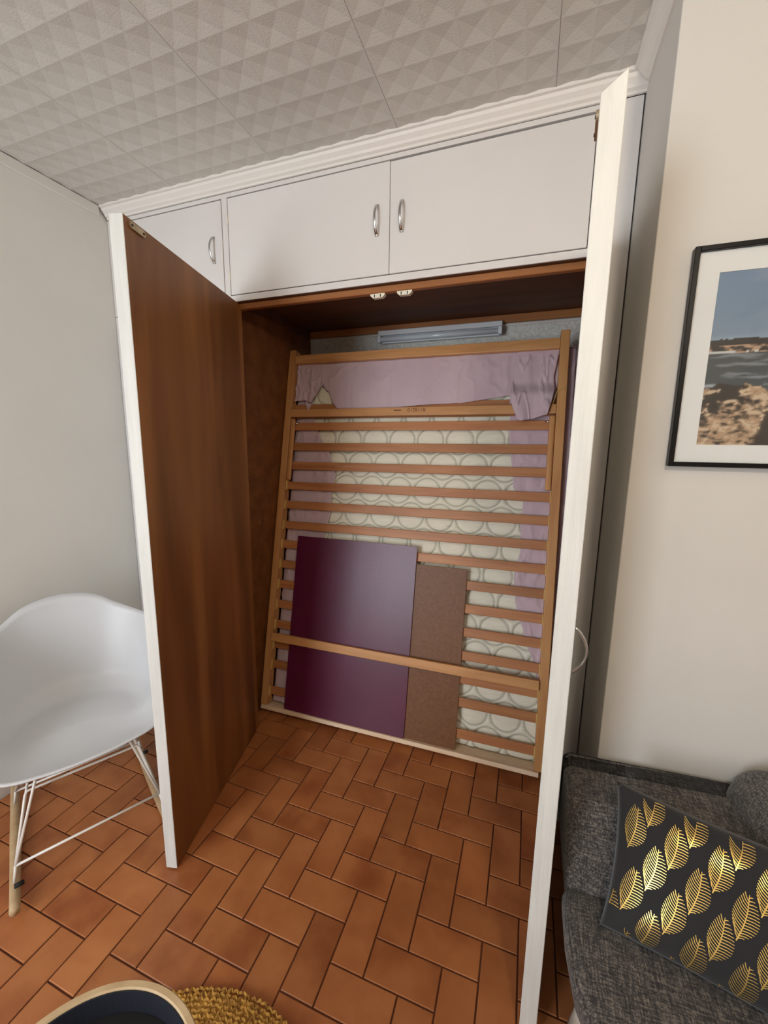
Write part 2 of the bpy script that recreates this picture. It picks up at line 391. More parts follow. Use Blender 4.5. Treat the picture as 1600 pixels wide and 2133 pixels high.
for (Hp, Ep, sd) in ((LH, LE, 1), (RH, RE, -1)):
    o, mx, L, T = door(Hp, Ep, sd, True)
    o['label'] = 'left door swung open, plywood inner face showing' if sd == 1 else 'right door swung open, seen on its white edge'
    # oval strike plate near the top of the free end
    a = []; c0 = L - .052; r = .009; hl = .032
    for k in range(24):
        t = 2 * math.pi * k / 24; a.append((c0 + math.cos(t) * r + (hl - r if math.cos(t) > 0 else -(hl - r)), math.sin(t) * r + 2.014))
    vs = [mx @ Vector((x, -.0002, z)) for x, z in a] + [mx @ Vector((x, -.0048, z)) for x, z in a]
    fs = [tuple(range(24, 48))] + [tuple(range(24))] + [(i, (i + 1) % 24, 24 + (i + 1) % 24, 24 + i) for i in range(24)]
    pl = mesh('strike_plate', vs, fs, 'brass', o)
    for s in (-.023, .023):
        v2, f2 = tube_geo([mx @ Vector((c0 + s, -.0045, 2.014)), mx @ Vector((c0 + s, -.0062, 2.014))], .003, 8)
        # screws belong to the plate mesh level above: keep as door sub-parts
        mesh('screw', v2, f2, 'black', o)
    for z in (.25, 1.75):
        tube('hinge', [mx @ Vector((-.004, T + .003 if sd == -1 else T + .003, z)), mx @ Vector((-.004, T + .003, z + .07))], .004, 'chrome', o)
    if sd == -1:
        hu = L - .065; pts = []; rad = []
        for k in range(21):
            t = k / 20; z = .953 + .107 * t; pts.append(mx @ Vector((hu, T + .030 * math.sin(math.pi * t) ** .7, z))); rad.append(.0042 - .0016 * math.sin(math.pi * t))
        tube('handle', pts, rad, 'chrome', o, 10)

# ---------------------------------------------------------------- overhead cabinet
oc = empty('overhead_cabinet', (.1, .6, 2.04), 'white three-door overhead cabinet with chrome bow handles under the ceiling cornice', 'cabinet')
def opart(o):
    o.parent = oc; o.matrix_parent_inverse = Matrix.Translation((-.1, -.6, -2.04)); return o
bm = bmesh.new()
bbox(bm, XL + .002, 1.0745, YF, YF + .02, 2.037, 2.0615, .001)
bbox(bm, XL + .002, 1.0745, YF, YF + .02, 2.4385, 2.4545, .001)
bbox(bm, XL + .002, -.955, YF, YF + .02, 2.0616, 2.4384, .001)
bbox(bm, -.3405, -.3125, YF, YF + .02, 2.0616, 2.4384, .001)
bbox(bm, 1.060, 1.0745, YF, YF + .02, 2.0616, 2.4384, .001)
opart(bmobj('face_frame', bm, 'white'))
bm = bmesh.new(); bbox(bm, XL + .002, 1.17, YF + .063, YB - .01, 2.115, 2.125); bbox(bm, XL + .002, 1.15, YB - .03, YB - .012, 2.126, 2.49)
opart(bmobj('carcass', bm, 'dark_ply'))
HD = [(-.953, -.3435, -.388, -1), (-.3095, .3995, .352, 1), (.4015, 1.0575, .447, -1)]
for k, (x0, x1, hx, s) in enumerate(HD):
    ztop = 2.434 if k < 2 else 2.431
    d = opart(box('door', x0, x1, YF - .001, YF + .018, 2.0645, ztop, 'white'))
    pts = []; vs = []; fs = []; nn = 24
    for i in range(nn + 1):
        t = i / nn; z = 2.196 + .105 * t; out = .026 * math.sin(math.pi * t) ** .75; wd = .0065 - .002 * math.sin(math.pi * t); th = .0022 + .0012 * (1 - math.sin(math.pi * t))
        y = YF - .003 - out
        for a in range(8):
            an = 2 * math.pi * a / 8; vs.append((hx + wd * math.cos(an), y + th * math.sin(an), z))
    for i in range(nn):
        for a in range(8): fs.append((i * 8 + a, i * 8 + (a + 1) % 8, (i + 1) * 8 + (a + 1) % 8, (i + 1) * 8 + a))
    fs += [tuple(range(8)), tuple(nn * 8 + a for a in range(8))]
    mesh('handle', vs, fs, 'chrome', d, smooth=True)
    hx2 = x0 - .001 if s == 1 else None
    if k == 1:
        for z in (2.12, 2.335): tube('hinge', [(x0 - .001, YF - .003, z), (x0 - .001, YF - .003, z + .04)], .0028, 'plastic_white', d)

# ---------------------------------------------------------------- lamp in the wardrobe
lp = empty('batten_lamp', (.43, YB - .03, 2.05), 'unlit grey-white tube lamp on the wardrobe back wall above the bed frame', 'lamp')
def lpart(o): o.parent = lp; o.matrix_parent_inverse = Matrix.Translation((-.43, -(YB - .03), -2.05)); return o
bm = bmesh.new(); bbox(bm, .095, .76, YB - .040, YB - .0305, 2.002, 2.066, .002)
bbox(bm, .095, .76, YB - .062, YB - .0405, 2.040, 2.066, .003)
bbox(bm, .095, .113, YB - .070, YB - .0405, 2.002, 2.0395, .002); bbox(bm, .742, .76, YB - .070, YB - .0405, 2.002, 2.0395, .002)
lpart(bmobj('lamp_housing', bm, 'lamp_body'))
lpart(box('bracket', .2, .65, YB - .031, YB - .0082, 2.01, 2.05, 'lamp_body'))
lpart(tube('tube', [(.1135, YB - .056, 2.020), (.7415, YB - .056, 2.020)], .0135, 'lamp_tube', n=16))

# ---------------------------------------------------------------- folding bed frame (leaning): local x across, y depth, z along
BO = Vector((.37, .5341, .040)); wv = Vector((-.2049, -.0056, .0170)); BM = Matrix.Translation(BO) @ Matrix.Rotation(wv.length, 4, wv.normalized())
bed = empty('slatted_bed_frame', BO, 'folded wooden slatted bed frame leaning upright inside the open wardrobe', 'bed frame', mtx=BM)
RD = .05
box('side_rail', -.713, -.675, 0, RD, .022, 1.957, 'rail', bed, .003, 2)
box('side_rail', .673, .711, 0, RD, .022, 1.960, 'rail', bed, .003, 2)
box('head_rail', -.6745, .6725, .002, .026, 1.880, 1.927, 'railx', bed, .003, 2)
cr_ = box('cross_rail', -.6745, .6725, -.002, .018, 1.583, 1.625, 'railx', bed, .003, 2)
box('rear_board', -.6745, .6725, .0415, .0475, 1.585, 1.664, 'slat', bed, .002)
ST = [1.537, 1.426, 1.321, 1.210, 1.105, .994, .888, .779, .670, .561, .452, .345, .237, .095]
for i, t in enumerate(ST):
    s = box('slat', -.6745, .6725, .0225, .034, t - .0215, t + .0215, 'slat', bed, .003, 2)
    if i > 2:
        for x in (-.6735, .6695): box('slat_holder', x - .001 if x < 0 else x, x + .003, .010, .0222, t - .026, t + .026, 'string', s, 0)
for x0, x1 in ((-.674, -.648), (.646, .6715)):
    o = box('folding_link', x0, x1, .001, .021, 1.238, 1.576, 'rail', bed, .008, 3)
    tube('pivot_bolt', [((x0 + x1) / 2 - .03 * (1 if x0 > 0 else -1), .010, 1.548), ((x0 + x1) / 2, .010, 1.548)], .003, 'chrome', o)
box('front_bar', -.6745, .6725, -.014, .0055, .368, .411, 'railx', bed, .003, 2)
box('foot_board', -.709, .692, -.004, .125, 0, .0205, 'pale', bed, .002)
box('foot_block', -.5, -.42, .075, .115, -.0195, -.0005, 'rail', bed, .001)
box('foot_block', .42, .5, .075, .115, -.0195, -.0005, 'rail', bed, .001)
# stamped number on the cross rail (stands on its head in the photograph)
fc = bpy.data.curves.new('stamp', 'FONT'); fc.body = 'R118210'; fc.size = .026; fc.align_x = 'CENTER'; fc.align_y = 'CENTER'; fc.extrude = .0001
to = bpy.data.objects.new('stamp', fc); COL.objects.link(to)
dg = bpy.context.evaluated_depsgraph_get(); me = bpy.data.meshes.new_from_object(to.evaluated_get(dg)); bpy.data.objects.remove(to)
me.materials.clear(); me.materials.append(M['ink'])
me.transform(Matrix.Translation((.034, -.00235, 1.611)) @ Matrix.Rotation(math.pi, 4, 'Y') @ Matrix.Rotation(math.pi / 2, 4, 'X'))
link('stamp', me, cr_)
box('stamp', -.082, -.045, -.00225, -.0021, 1.607, 1.611, 'ink', cr_, 0, mtx=None)
tube('string_tie', [(-.715, -.003, 1.668), (-.69, -.005, 1.672), (-.672, -.004, 1.667), (-.672, .02, 1.665)], .0014, 'string', bed, 6)
tube('string_tie', [(-.674, -.003, 1.668), (-.668, -.005, 1.64), (-.664, -.002, 1.622)], .0014, 'string', bed, 6)
tube('string_tie', [(.714, -.002, 1.690), (.69, -.005, 1.692), (.672, -.004, 1.682), (.665, -.004, 1.66), (.655, 0, 1.62)], .0014, 'string', bed, 6)

# boards standing on the foot board
pb = tag(box('purple_panel', -.572, .087, .0062, .0128, .0212, .940, 'purple', None, .0008), 'glossy dark purple board standing on the bed frame foot board behind the front bar', 'board')
pb.matrix_world = BM
bb = tag(box('brown_panel', -.30, .331, .0135, .0195, .0212, .854, 'brownboard', None, .0008), 'narrow brown hardboard panel standing partly behind the purple board', 'board')
bb.matrix_world = BM

# mattress
D0 = .052; MT = .145
mt_ = tag(bpy.data.objects.new('mattress', None), 'cream quilted mattress leaning behind the wooden slats', 'mattress'); COL.objects.link(mt_); mt_.matrix_world = BM
px_, row = .147, .1273
def quilt(x, t):
    """height and stitch weight of the quilting at (x,t)"""
    r = (t - 1.47) / row; best = 9; 
    for j in (math.floor(r), math.floor(r) + 1):
        off = -.3395 + (px_ / 2 if j % 2 else 0); c = (x - off) / px_
        for i in (math.floor(c), math.floor(c) + 1):
            dx = x - (off + i * px_); dt = t - (1.47 + j * row); best = min(best, math.hypot(dx, dt))
    g = abs(best - .0655)
    bul = (1 - (best / .0655) ** 2) * .006 if best < .0655 else min(.006, (best - .0655) * .35)
    return bul - .004 * math.exp(-(g / .0045) ** 2), g
NX, NT = 290, 400; vs = []; gs = []
for j in range(NT + 1):
    for i in range(NX + 1):
        x = -.665 + 1.405 * i / NX; t = .025 + 1.865 * j / NT; h, g = quilt(x, t)
        e = min(x + .665, .74 - x, t - .025, 1.89 - t); vs.append((x, D0 + .008 - h + .02 * math.exp(-e / .012), t)); gs.append(g)
fs = [(j * (NX + 1) + i, j * (NX + 1) + i + 1, (j + 1) * (NX + 1) + i + 1, (j + 1) * (NX + 1) + i) for j in range(NT) for i in range(NX)]
qc = mesh('quilted_cover', vs, fs, 'mattress', mt_, smooth=True)
ca = qc.data.color_attributes.new('stitch_shade', 'FLOAT_COLOR', 'POINT')
buf = []
for g in gs: k = math.exp(-(g / .0036) ** 2); buf += [k, k, k, 1.0]  # grey print and shade of the stitched grooves, painted into the ticking colour
ca.data.foreach_set('color', buf)
nt = M['mattress'].node_tree; bs = nt.nodes['Principled BSDF']; old = bs.inputs['Base Color'].links[0].from_socket
at = nt.nodes.new('ShaderNodeVertexColor'); at.layer_name = 'stitch_shade'; mx = nt.nodes.new('ShaderNodeMix'); mx.data_type = 'RGBA'
mu = nt.nodes.new('ShaderNodeMath'); mu.operation = 'MULTIPLY'; mu.inputs[1].default_value = .62
nt.links.new(at.outputs[0], mu.inputs[0]); nt.links.new(mu.outputs[0], mx.inputs[0]); nt.links.new(old, mx.inputs[6]); mx.inputs[7].default_value = lin((112, 114, 98)); nt.links.new(mx.outputs[2], bs.inputs['Base Color'])
box('mattress_core', -.665, .740, D0 + .028, D0 + MT, .025, 1.89, 'mattress', mt_, .02, 3)

# fitted sheet: one crumpled cloth, in the bed frame's own slope
V = []; F = []
def addg(fn, nu, nv, thick=.0012):
    a, f = grid(fn, nu, nv); o = len(V); V.extend(a); F.extend([tuple(i + o for i in q) for q in f])
    return
def wr_(x, t, s):   # crumple
    w1 = fbm(x * 11 + s + 1.3 * fbm(x * 5, t * 5, s + 9, 2), t * 5, s, 3); w2 = abs(fbm(x * 8 + 3 * s + t * 2.5, t * 4 - x * 3, s + 5, 3) - .5)
    return (w1 - .5) * .016 - .020 * math.exp(-(w2 / .035) ** 2) * .55
bot = [(-.49, 1.735), (-.47, 1.73), (-.445, 1.672), (-.414, 1.634), (-.249, 1.631), (-.067, 1.636), (.105, 1.647), (.246, 1.649), (.357, 1.664), (.476, 1.681), (.53, 1.70)]
lef = [(1.63, -.425), (1.68, -.452), (1.74, -.487), (1.80, -.545), (1.87, -.54), (1.95, -.54)]
def main_flap(u, v):
    x = -.54 + u * 1.065; tb = interp(bot, x); t = tb + (1.935 - tb) * v
    x = max(x, interp(lef, t))
    d = .0335 + wr_(x, t, 2) * .45 - .006 * math.exp(-abs(x + .23) / .007) * (1 - v * .4) + .006 * math.exp(-abs(x + .10 + .03 * v) / .006) - .007 * math.exp(-abs(x - .22 - .10 * max(0, v - .5)) / .008) - .004 * math.exp(-abs(x + .36) / .006)
    return (x, max(.0285, d) if t > 1.86 else max(.021, d), t)
addg(main_flap, 130, 44)
def left_flap(u, v):
    tb = interp([(-.67, 1.676), (-.60, 1.684), (-.555, 1.668), (-.54, 1.672), (-.50, 1.73)], -.672 + .17 * u); x = -.672 + u * (.14 + .03 * math.sin(v * 5) + .02 * v)
    t = tb + (1.935 - tb) * v; d = .031 + wr_(x * 2.4, t * 1.6, 7) * .9
    return (x, max(.0285 if t > 1.86 else .012, d), t)
addg(left_flap, 44, 44)
def right_flap(u, v):
    tb = interp([(0, 1.556), (.1, 1.547), (.5, 1.557), (1, 1.573)], u)
    t = tb + (1.935 - tb) * v
    xr = interp([(1.55, .628), (1.62, .648), (1.70, .662), (1.76, .655), (1.86, .672), (1.935, .673)], t); xl = interp([(1.55, .513), (1.60, .490), (1.67, .468), (1.935, .50)], t)
    x = xl + (xr - xl) * u
    front = -.010 - .006 * math.sin(u * 9); backd = .028
    k = sst(1.66, 1.74, t); d = front * (1 - k) + backd * k + wr_(x * 2.2, t * 1.2, 11) * .7 * (1 if t < 1.86 else .3)
    if t < 1.66: d = min(d, -.0045)
    return (x, max(d, .0285) if t > 1.872 else d, t)
addg(right_flap, 50, 70)
# the strips folded round the mattress edges
le = [(.03, -.50), (.35, -.52), (.70, -.50), (.953, -.431), (1.07, -.408), (1.17, -.411), (1.278, -.397), (1.394, -.442), (1.464, -.494), (1.525, -.529), (1.60, -.56), (1.9, -.60)]
re = [(.03, .70), (.45, .66), (.56, .60), (.62, .59), (.734, .549), (.843, .538), (.955, .559), (1.065, .556), (1.187, .559), (1.25, .51), (1.319, .504), (1.42, .485), (1.518, .475), (1.7, .47), (1.9, .47)]
def lstrip(u, v):
    t = .03 + v * 1.87; e = interp(le, t) + .012 * (fbm(t * 9, 1, 3) - .5); x = -.672 + u * (e + .672)
    d = D0 - .0035 + .012 * math.exp(-(x + .672) / .02) + wr_(x * 2.5, t * 1.8, 21) * .55 - .004 * u
    return (x, max(d, .0365), t)
addg(lstrip, 26, 190)
def rstrip(u, v):
    t = .03 + v * 1.87; e = interp(re, t) + .014 * (fbm(t * 9, 5, 4) - .5); x = e + u * (.748 - e)
    d = D0 - .0035 + .014 * math.exp(-(.748 - x) / .02) + wr_(x * 2.5, t * 1.8, 31) * .6 - .004 * (1 - u)
    return (x, max(d, .0365), t)
addg(rstrip, 30, 190)
addg(lambda u, v: (.748 + .016 * math.sin(math.pi * u) + .006 * (fbm(v * 12, u * 3, 9) - .5), D0 + .011 + u * (MT - .012), .03 + v * 1.87), 12, 120)
addg(lambda u, v: (-.672 - .010 * math.sin(math.pi * u), D0 + .009 + u * (MT - .012), .03 + v * 1.87), 8, 60)
addg(lambda u, v: (-.672 + 1.42 * u, D0 - .012 + v * (MT + .014), 1.896 + .014 * math.sin(math.pi * v) ** .6 + .006 * (fbm(u * 14, v * 2, 13) - .4)), 90, 8)
sh = tag(mesh('fitted_sheet', V, F, 'sheet', None, smooth=True), 'crumpled lilac fitted sheet wrapped round the mattress and hanging out under the head rail', 'sheet')
sh.matrix_world = BM
so = sh.modifiers.new('cloth', 'SOLIDIFY'); so.thickness = .0014; so.offset = 0

# ---------------------------------------------------------------- rocking chair
F3 = Vector((.880, -.475, 0)); S3 = Vector((.475, .880, 0)); CO = Vector((-.575, -.224, 0))
CM = Matrix(((F3.x, S3.x, 0, CO.x), (F3.y, S3.y, 0, CO.y), (0, 0, 1, 0), (0, 0, 0, 1)))
ch = empty('rocking_chair', CO, 'white moulded shell armchair on wire base with wooden rockers, left of the open door', 'chair', mtx=CM)
# rim of the shell by angle (0 = front, 180 = back): f, s, z ; s symmetric
rim = [(0, .260, 0, .431), (22, .248, .115, .430), (42, .215, .215, .437), (56, .150, .272, .475), (68, .075, .300, .560), (82, .0, .312, .640), (96, -.08, .314, .682), (112, -.160, .292, .700),
       (128, -.232, .240, .722), (142, -.284, .180, .752), (155, -.316, .125, .788), (168, -.332, .062, .806), (180, -.338, 0, .811)]
def rimpt(a):
    s = 1
    a = a % 360
    if a > 180: a = 360 - a; s = -1
    for i in range(len(rim) - 1):
        if rim[i][0] <= a <= rim[i + 1][0]:
            p0 = rim[max(i - 1, 0)]; p1 = rim[i]; p2 = rim[i + 1]; p3 = rim[min(i + 2, len(rim) - 1)]
            if i == 0: p0 = (-p2[0], p2[1], -p2[2], p2[3])
            if i + 2 > len(rim) - 1: p3 = (360 - p1[0], p1[1], -p1[2], p1[3])
            t = (a - p1[0]) / (p2[0] - p1[0]); out = []
            for k in (1, 2, 3):
                m1 = (p2[k] - p0[k]) / (p2[0] - p0[0]) * (p2[0] - p1[0]); m2 = (p3[k] - p1[k]) / (p3[0] - p1[0]) * (p2[0] - p1[0])
                out.append((2 * t ** 3 - 3 * t * t + 1) * p1[k] + (t ** 3 - 2 * t * t + t) * m1 + (-2 * t ** 3 + 3 * t * t) * p2[k] + (t ** 3 - t * t) * m2)
            return out[0], out[1] * s, out[2]
def shellpt(u, v):
    a = u * 360; f, s, z = rimpt(a); r = v; c = (-.01, 0, .405)
    hi = max(0, min(1, (z - .43) / .25))                   # 0 at the lip, 1 at arms and back
    g = r if hi == 0 else r * (1 - hi) + hi * (1.42 * r if r < .55 else .781 + (r - .55) / .45 * .219)
    if hi > 0: k = hi * max(0, (r - .42) / .58) ** 1.35 + (1 - hi) * r ** 3
    else: k = r ** 3
    zz = c[2] + (z - c[2]) * k - .012 * (1 - hi) * math.sin(math.pi * min(1, r)) - .022 * (1 - r * r) * 0
    if r > .96: zz -= 0
    return (c[0] + (f - c[0]) * g, c[1] + (s - c[1]) * g, zz + .012 * (r < .9) * (r / .9) ** 2 * 0)
NU, NV = 96, 30; vs = [(-.01, 0, .405)]; fs = []
for j in range(1, NV + 1):
    for i in range(NU): vs.append(shellpt(i / NU, j / NV))
for i in range(NU): vs.append(tuple(Vector(vs[1 + (NV - 1) * NU + i]) + (Vector((rimpt(i / NU * 360)[0], rimpt(i / NU * 360)[1], 0)).normalized() * .007) + Vector((0, 0, -.004))))
for i in range(NU): fs.append((0, 1 + i, 1 + (i + 1) % NU))
for j in range(NV):
    for i in range(NU):
        a = 1 + j * NU + i; b = 1 + j * NU + (i + 1) % NU; fs.append((a, a + NU, b + NU, b))
o = mesh('seat_shell', vs, fs, 'shell', ch, smooth=True); sm = o.modifiers.new('thick', 'SOLIDIFY'); sm.thickness = .005; sm.offset = -1
FZ = .115; B = {}
for f in (1, -1):
    for s in (1, -1): B[(f, s)] = Vector((.185 * f, .205 * s, FZ))
wl = []
for f in (1, -1):
    wl.append([B[(f, -1)], B[(f, 1)]])
    wl.append([B[(f, -1)], Vector((.100 * f, -.165, .283)), Vector((.095 * f, -.158, .29)), Vector((.095 * f, .158, .29)), Vector((.100 * f, .165, .283)), B[(f, 1)]])
    for s in (1, -1):
        wl.append([B[(f, s)], Vector((.115 * f, .125 * s, .368)), Vector((.10 * f, .10 * s, .380))])
        wl.append([B[(f, s)], Vector((.190 * f, .213 * s, .062))])
for s in (1, -1):
    wl.append([B[(1, s)], Vector((.06, .15 * s, .33)), Vector((-.06, .15 * s, .33)), B[(-1, s)]])
tubes('wire_base', wl, .0042, 'wire', ch, 8)
for s in (1, -1):
    pts = []; rad = []
    for k in range(25):
        f = -.40 + .67 * k / 24; z = .0185 + .19 * (f + .03) ** 2; pts.append((f, .215 * s, z)); rad.append(.0165 - .003 * abs(k - 12) / 12)
    o = tube('rocker', pts, rad, 'rocker', ch, 12)
    for f in ((.185, -.185) if s > 0 else (.185,)): tube('bolt_cap', [(f + .002, .215 * s + .0 , .046), (f + .002, .215 * s + .024, .046)], .007, 'black', o, 10)
for f, s in ((.1, .1), (.1, -.1), (-.1, .1), (-.1, -.1)):
    tube('mount', [(f, s, .366), (f, s, .384)], .014, 'black', ch, 12)

# ---------------------------------------------------------------- framed seascape
YP = YW
pf = empty('framed_photograph', (1.60, YP - .01, 1.65), 'black-framed seascape photograph with wide white mat on the wall above the sofa', 'picture')
def ppart(o): o.parent = pf; o.matrix_parent_inverse = Matrix.Translation((-1.60, -(YP - .01), -1.65)); return o
X0, X1, Z0, Z1 = 1.256, 1.956, 1.402, 1.896; fw = .011; y0, y1 = YP - .022, YP - .001
bm = bmesh.new()
for (a, b, c, d) in ((X0, X0 + fw, Z0, Z1), (X1 - fw, X1, Z0, Z1), (X0 + fw, X1 - fw, Z0, Z0 + fw), (X0 + fw, X1 - fw, Z1 - fw, Z1)): bbox(bm, a, b, y0, y1, c, d, .001)
ppart(bmobj('frame', bm, 'blackframe'))
A0, A1, C0, C1 = 1.311, 1.901, 1.455, 1.839; ym = YP - .012
bm = bmesh.new()
for (a, b, c, d) in ((X0 + fw, A0, Z0 + fw, Z1 - fw), (A1, X1 - fw, Z0 + fw, Z1 - fw), (A0, A1, Z0 + fw, C0), (A0, A1, C1, Z1 - fw)): bbox(bm, a, b, ym, ym + .003, c, d)
ppart(bmobj('mat_board', bm, 'matboard'))
def seapix(u, v):
    """u across 0..1, v up 0..1 of the print"""
    X = u * 1.54; hz = .615
    if v > hz + .012 * fbm(X * 9, 1, 40):
        t = (v - hz) / (1 - hz); c = [120 - 18 * t, 140 - 12 * t, 158 - 2 * t]; n_ = fbm(X * 3, v * 9, 41)
        cloud = sst(.5, .75, n_) * (1 if t > .75 else .25 if t > .2 else .9 * (t > 0)); c = [a + (b - a) * cloud * .5 for a, b in zip(c, (150, 152, 164))]
        if t < .12: c = [a + 30 * (1 - t / .12) * fbm(X * 8, v * 40, 43) for a in c]
    elif v > .545:
        n_ = fbm(X * 22, v * 70, 44, 3); top = v > .59
        c = [36, 33, 30] if top or n_ < .50 else ([176, 146, 120] if n_ > .60 else [120, 96, 78])
        if v < .555 and fbm(X * 10, 3, 45) > .45: c = [190, 192, 190]
    else:
        n_ = fbm(X * 7 + v * 5, v * 42, 46, 5); d = sst(.54, .70, n_); c = [46 + 16 * (v / .5), 62 + 14 * v, 68 + 10 * v]
        k = .35 + .65 * sst(.42, .28, v); c = [a + (b - a) * d * k for a, b in zip(c, (206, 214, 222))]
    rk = .33 + .03 * math.sin(X * 9 + .6) + .07 * (fbm(X * 14, 7, 47) - .5) - 3.2 * max(0, X - .30) ** 1.5
    rk = max(rk, .20 + .05 * (fbm(X * 12, 3, 49) - .5))
    if v < rk:
        n_ = fbm(X * 26 + v * 22, v * 46 - X * 14, 48, 5); m_ = fbm(X * 7, v * 9, 52, 2); q_ = n_ * .62 + m_ * .38
        lit = sst(.40, .60, q_) * (1 if X < .42 else .35 * (v > rk - .03))
        lit *= 1 - .9 * sst(-.03, .03, X - .27 - .12 * (m_ - .5) - .25 * max(0, v - .12)) * sst(.24, .18, v + .06 * (n_ - .5))
        c = [36 + lit * 138, 29 + lit * 116, 24 + lit * 92]; 
        if lit > .5 and n_ > .62: c = [196, 176, 148]
    return c
nx, nz = 236, 154
vs = [(A0 + (A1 - A0) * i / nx, ym + .002, C0 + (C1 - C0) * j / nz) for j in range(nz + 1) for i in range(nx + 1)]
fs = [(j * (nx + 1) + i, j * (nx + 1) + i + 1, (j + 1) * (nx + 1) + i + 1, (j + 1) * (nx + 1) + i) for j in range(nz) for i in range(nx)]
pm = bpy.data.materials.new('seascape_print'); pm.use_nodes = True; N = pm.node_tree.nodes; at = N.new('ShaderNodeVertexColor'); at.layer_name = 'print'
pm.node_tree.links.new(at.outputs[0], N['Principled BSDF'].inputs['Base Color']); N['Principled BSDF'].inputs['Roughness'].default_value = .5
M['print'] = pm
pr = ppart(mesh('print', vs, fs, 'print'))
ca = pr.data.color_attributes.new('print', 'FLOAT_COLOR', 'POINT')
buf = []
for j in range(nz + 1):
    for i in range(nx + 1): buf += list(lin(seapix(i / nx, j / nz))[:3]) + [1.0]
ca.data.foreach_set('color', buf)
ppart(box('glazing', X0 + fw, X1 - fw, ym - .0025, ym - .0010, Z0 + fw, Z1 - fw, 'glass', bev=0))

# ---------------------------------------------------------------- sofa (arm against the wall, seat towards the camera)
sf = empty('sofa', (1.5, -.5, 0), 'charcoal woven fabric sofa in the corner right of the wardrobe door', 'sofa')
def spart(o): o.parent = sf; o.matrix_parent_inverse = Matrix.Translation((-1.5, .5, 0)); return o
def rbox(name, x0, x1, y0, y1, z0, z1, bev, mt, seg=4, fn=None, cuts=8):
    bm = bmesh.new(); bmesh.ops.create_cube(bm, size=1)
    for v in bm.verts: v.co = Vector(((x0 + x1) / 2 + v.co.x * (x1 - x0), (y0 + y1) / 2 + v.co.y * (y1 - y0), (z0 + z1) / 2 + v.co.z * (z1 - z0)))
    bmesh.ops.bevel(bm, geom=list(bm.edges), offset=bev, segments=seg, profile=.5, affect='EDGES')
    if fn:
        bmesh.ops.subdivide_edges(bm, edges=[e for e in bm.edges if e.calc_length() > .08], cuts=cuts, use_grid_fill=True)
        for v in bm.verts: v.co = fn(v.co.copy())
    return bmobj(name, bm, mt, None, smooth=True)
def bend(y):
    q = max(0, -.33 - y); return 3 * min(q, .12) ** 2 + .5 * max(0, q - .12)
def armfn(c):
    k = sst(.34, .56, c.z)                       # inner face leans out towards the top
    if c.y < -.02: c.y += .085 * k
    if c.x < 1.15: c.x += .035 * sst(.40, .2, c.z)
    c.z += .02 * sst(1.09, 1.5, c.x)
    return c
spart(rbox('armrest', 1.084, 1.72, -.205, .066, .19, .562, .028, 'sofa', 4, armfn, 6))
def seatfn(c):
    k = 1 - sst(1.1, 1.45, c.x); c.x += bend(c.y) * k
    if c.x < 1.3: c.x += (.012 + .11 * max(0, min(.4, -.13 - c.y))) * sst(.36, .24, c.z)
    if c.z > .36: c.z += .010 * math.sin(max(0, min(1, (c.x - 1.08) / .5)) * math.pi)
    return c
spart(rbox('seat_cushion', 1.080, 1.50, -1.05, -.185, .240, .390, .022, 'sofa', 4, seatfn, 8))
spart(rbox('base', 1.16, 1.70, -1.05, .05, .16, .245, .02, 'sofa', 3))
def backfn(c):
    if c.x < 1.6: c.x += .20 * (c.z - .40)
    return c
spart(rbox('backrest', 1.42, 1.80, -1.05, .064, .18, .675, .07, 'sofa', 6, backfn, 6))
for (x, y, tx, ty) in ((1.165, -.240, -.026, .036), (1.165, -.95, -.02, -.01), (1.70, -.215, .02, -.01), (1.70, -.95, .02, .01)):
    spart(tube('leg', [(x, y, .165), (x + tx, y + ty, .0)], [.026, .018], 'legwhite', n=16))
pip = []
for k in range(40):
    y = -.20 - .84 * k / 39; pip.append((1.088 + bend(y), y, .383))
spart(tube('piping', pip, .003, 'sofa', n=6))
spart(tube('piping', [(1.092, .045, .553), (1.10, .050, .5615), (1.3, .055, .571), (1.6, .055, .583)], .003, 'sofa', n=6))

# ---------------------------------------------------------------- pillow with foil leaves
PB = Vector((1.150, -.262, .402)); PT = Vector((1.190, -.105, .640)); PU = Vector((.972, -.236, 0)).normalized(); PVv = (PT - PB); PHh = PVv.length; PVv.normalize()
PNn = PU.cross(PVv).normalized()                # faces the camera
if PNn.y > 0: PNn = -PNn
PWd = .50
def pil(u, v, side):
    e = (1 - abs(2 * u - 1) ** 4) * (1 - abs(2 * v - 1) ** 3.2); th = .052 * max(0, e) ** .6
    pinch = .012 * (abs(2 * v - 1) ** 2) ; uu = u; vv = v
    x = uu * PWd; y = vv * PHh
    # corners stick out a little, sides pull in
    x += .012 * (1 - abs(2 * v - 1) ** 2) * (1 - 2 * u); y += .010 * (1 - abs(2 * u - 1) ** 2) * (1 - 2 * v)
    return PB + PU * x + PVv * y + PNn * (th * side * (1 if side > 0 else .35))
tp = empty('throw_pillow', PB, 'dark velvet throw pillow printed with gold leaves, on the charcoal sofa', 'pillow')
def tpart(o): o.parent = tp; o.matrix_parent_inverse = Matrix.Translation(-PB); return o
v1, f1 = grid(lambda u, v: pil(u, v, 1), 50, 30); v2, f2 = grid(lambda u, v: pil(u, v, -1), 50, 30); o_ = len(v1)
bm = bmesh.new(); bv = [bm.verts.new(p) for p in v1 + v2]
for q in f1: bm.faces.new([bv[i] for i in q])
for q in f2: bm.faces.new([bv[i + o_] for i in reversed(q)])
bmesh.ops.remove_doubles(bm, verts=bm.verts, dist=.0002)
tpart(bmobj('pillow_cover', bm, 'pillow', None, smooth=True))
GV = []; GF = []
def pp(a, b):
    """metres on the pillow -> point just above the cover"""
    u, v = a / PWd, b / PHh
    return pil(min(max(u, 0), 1), min(max(v, 0), 1), 1) + PNn * .0009
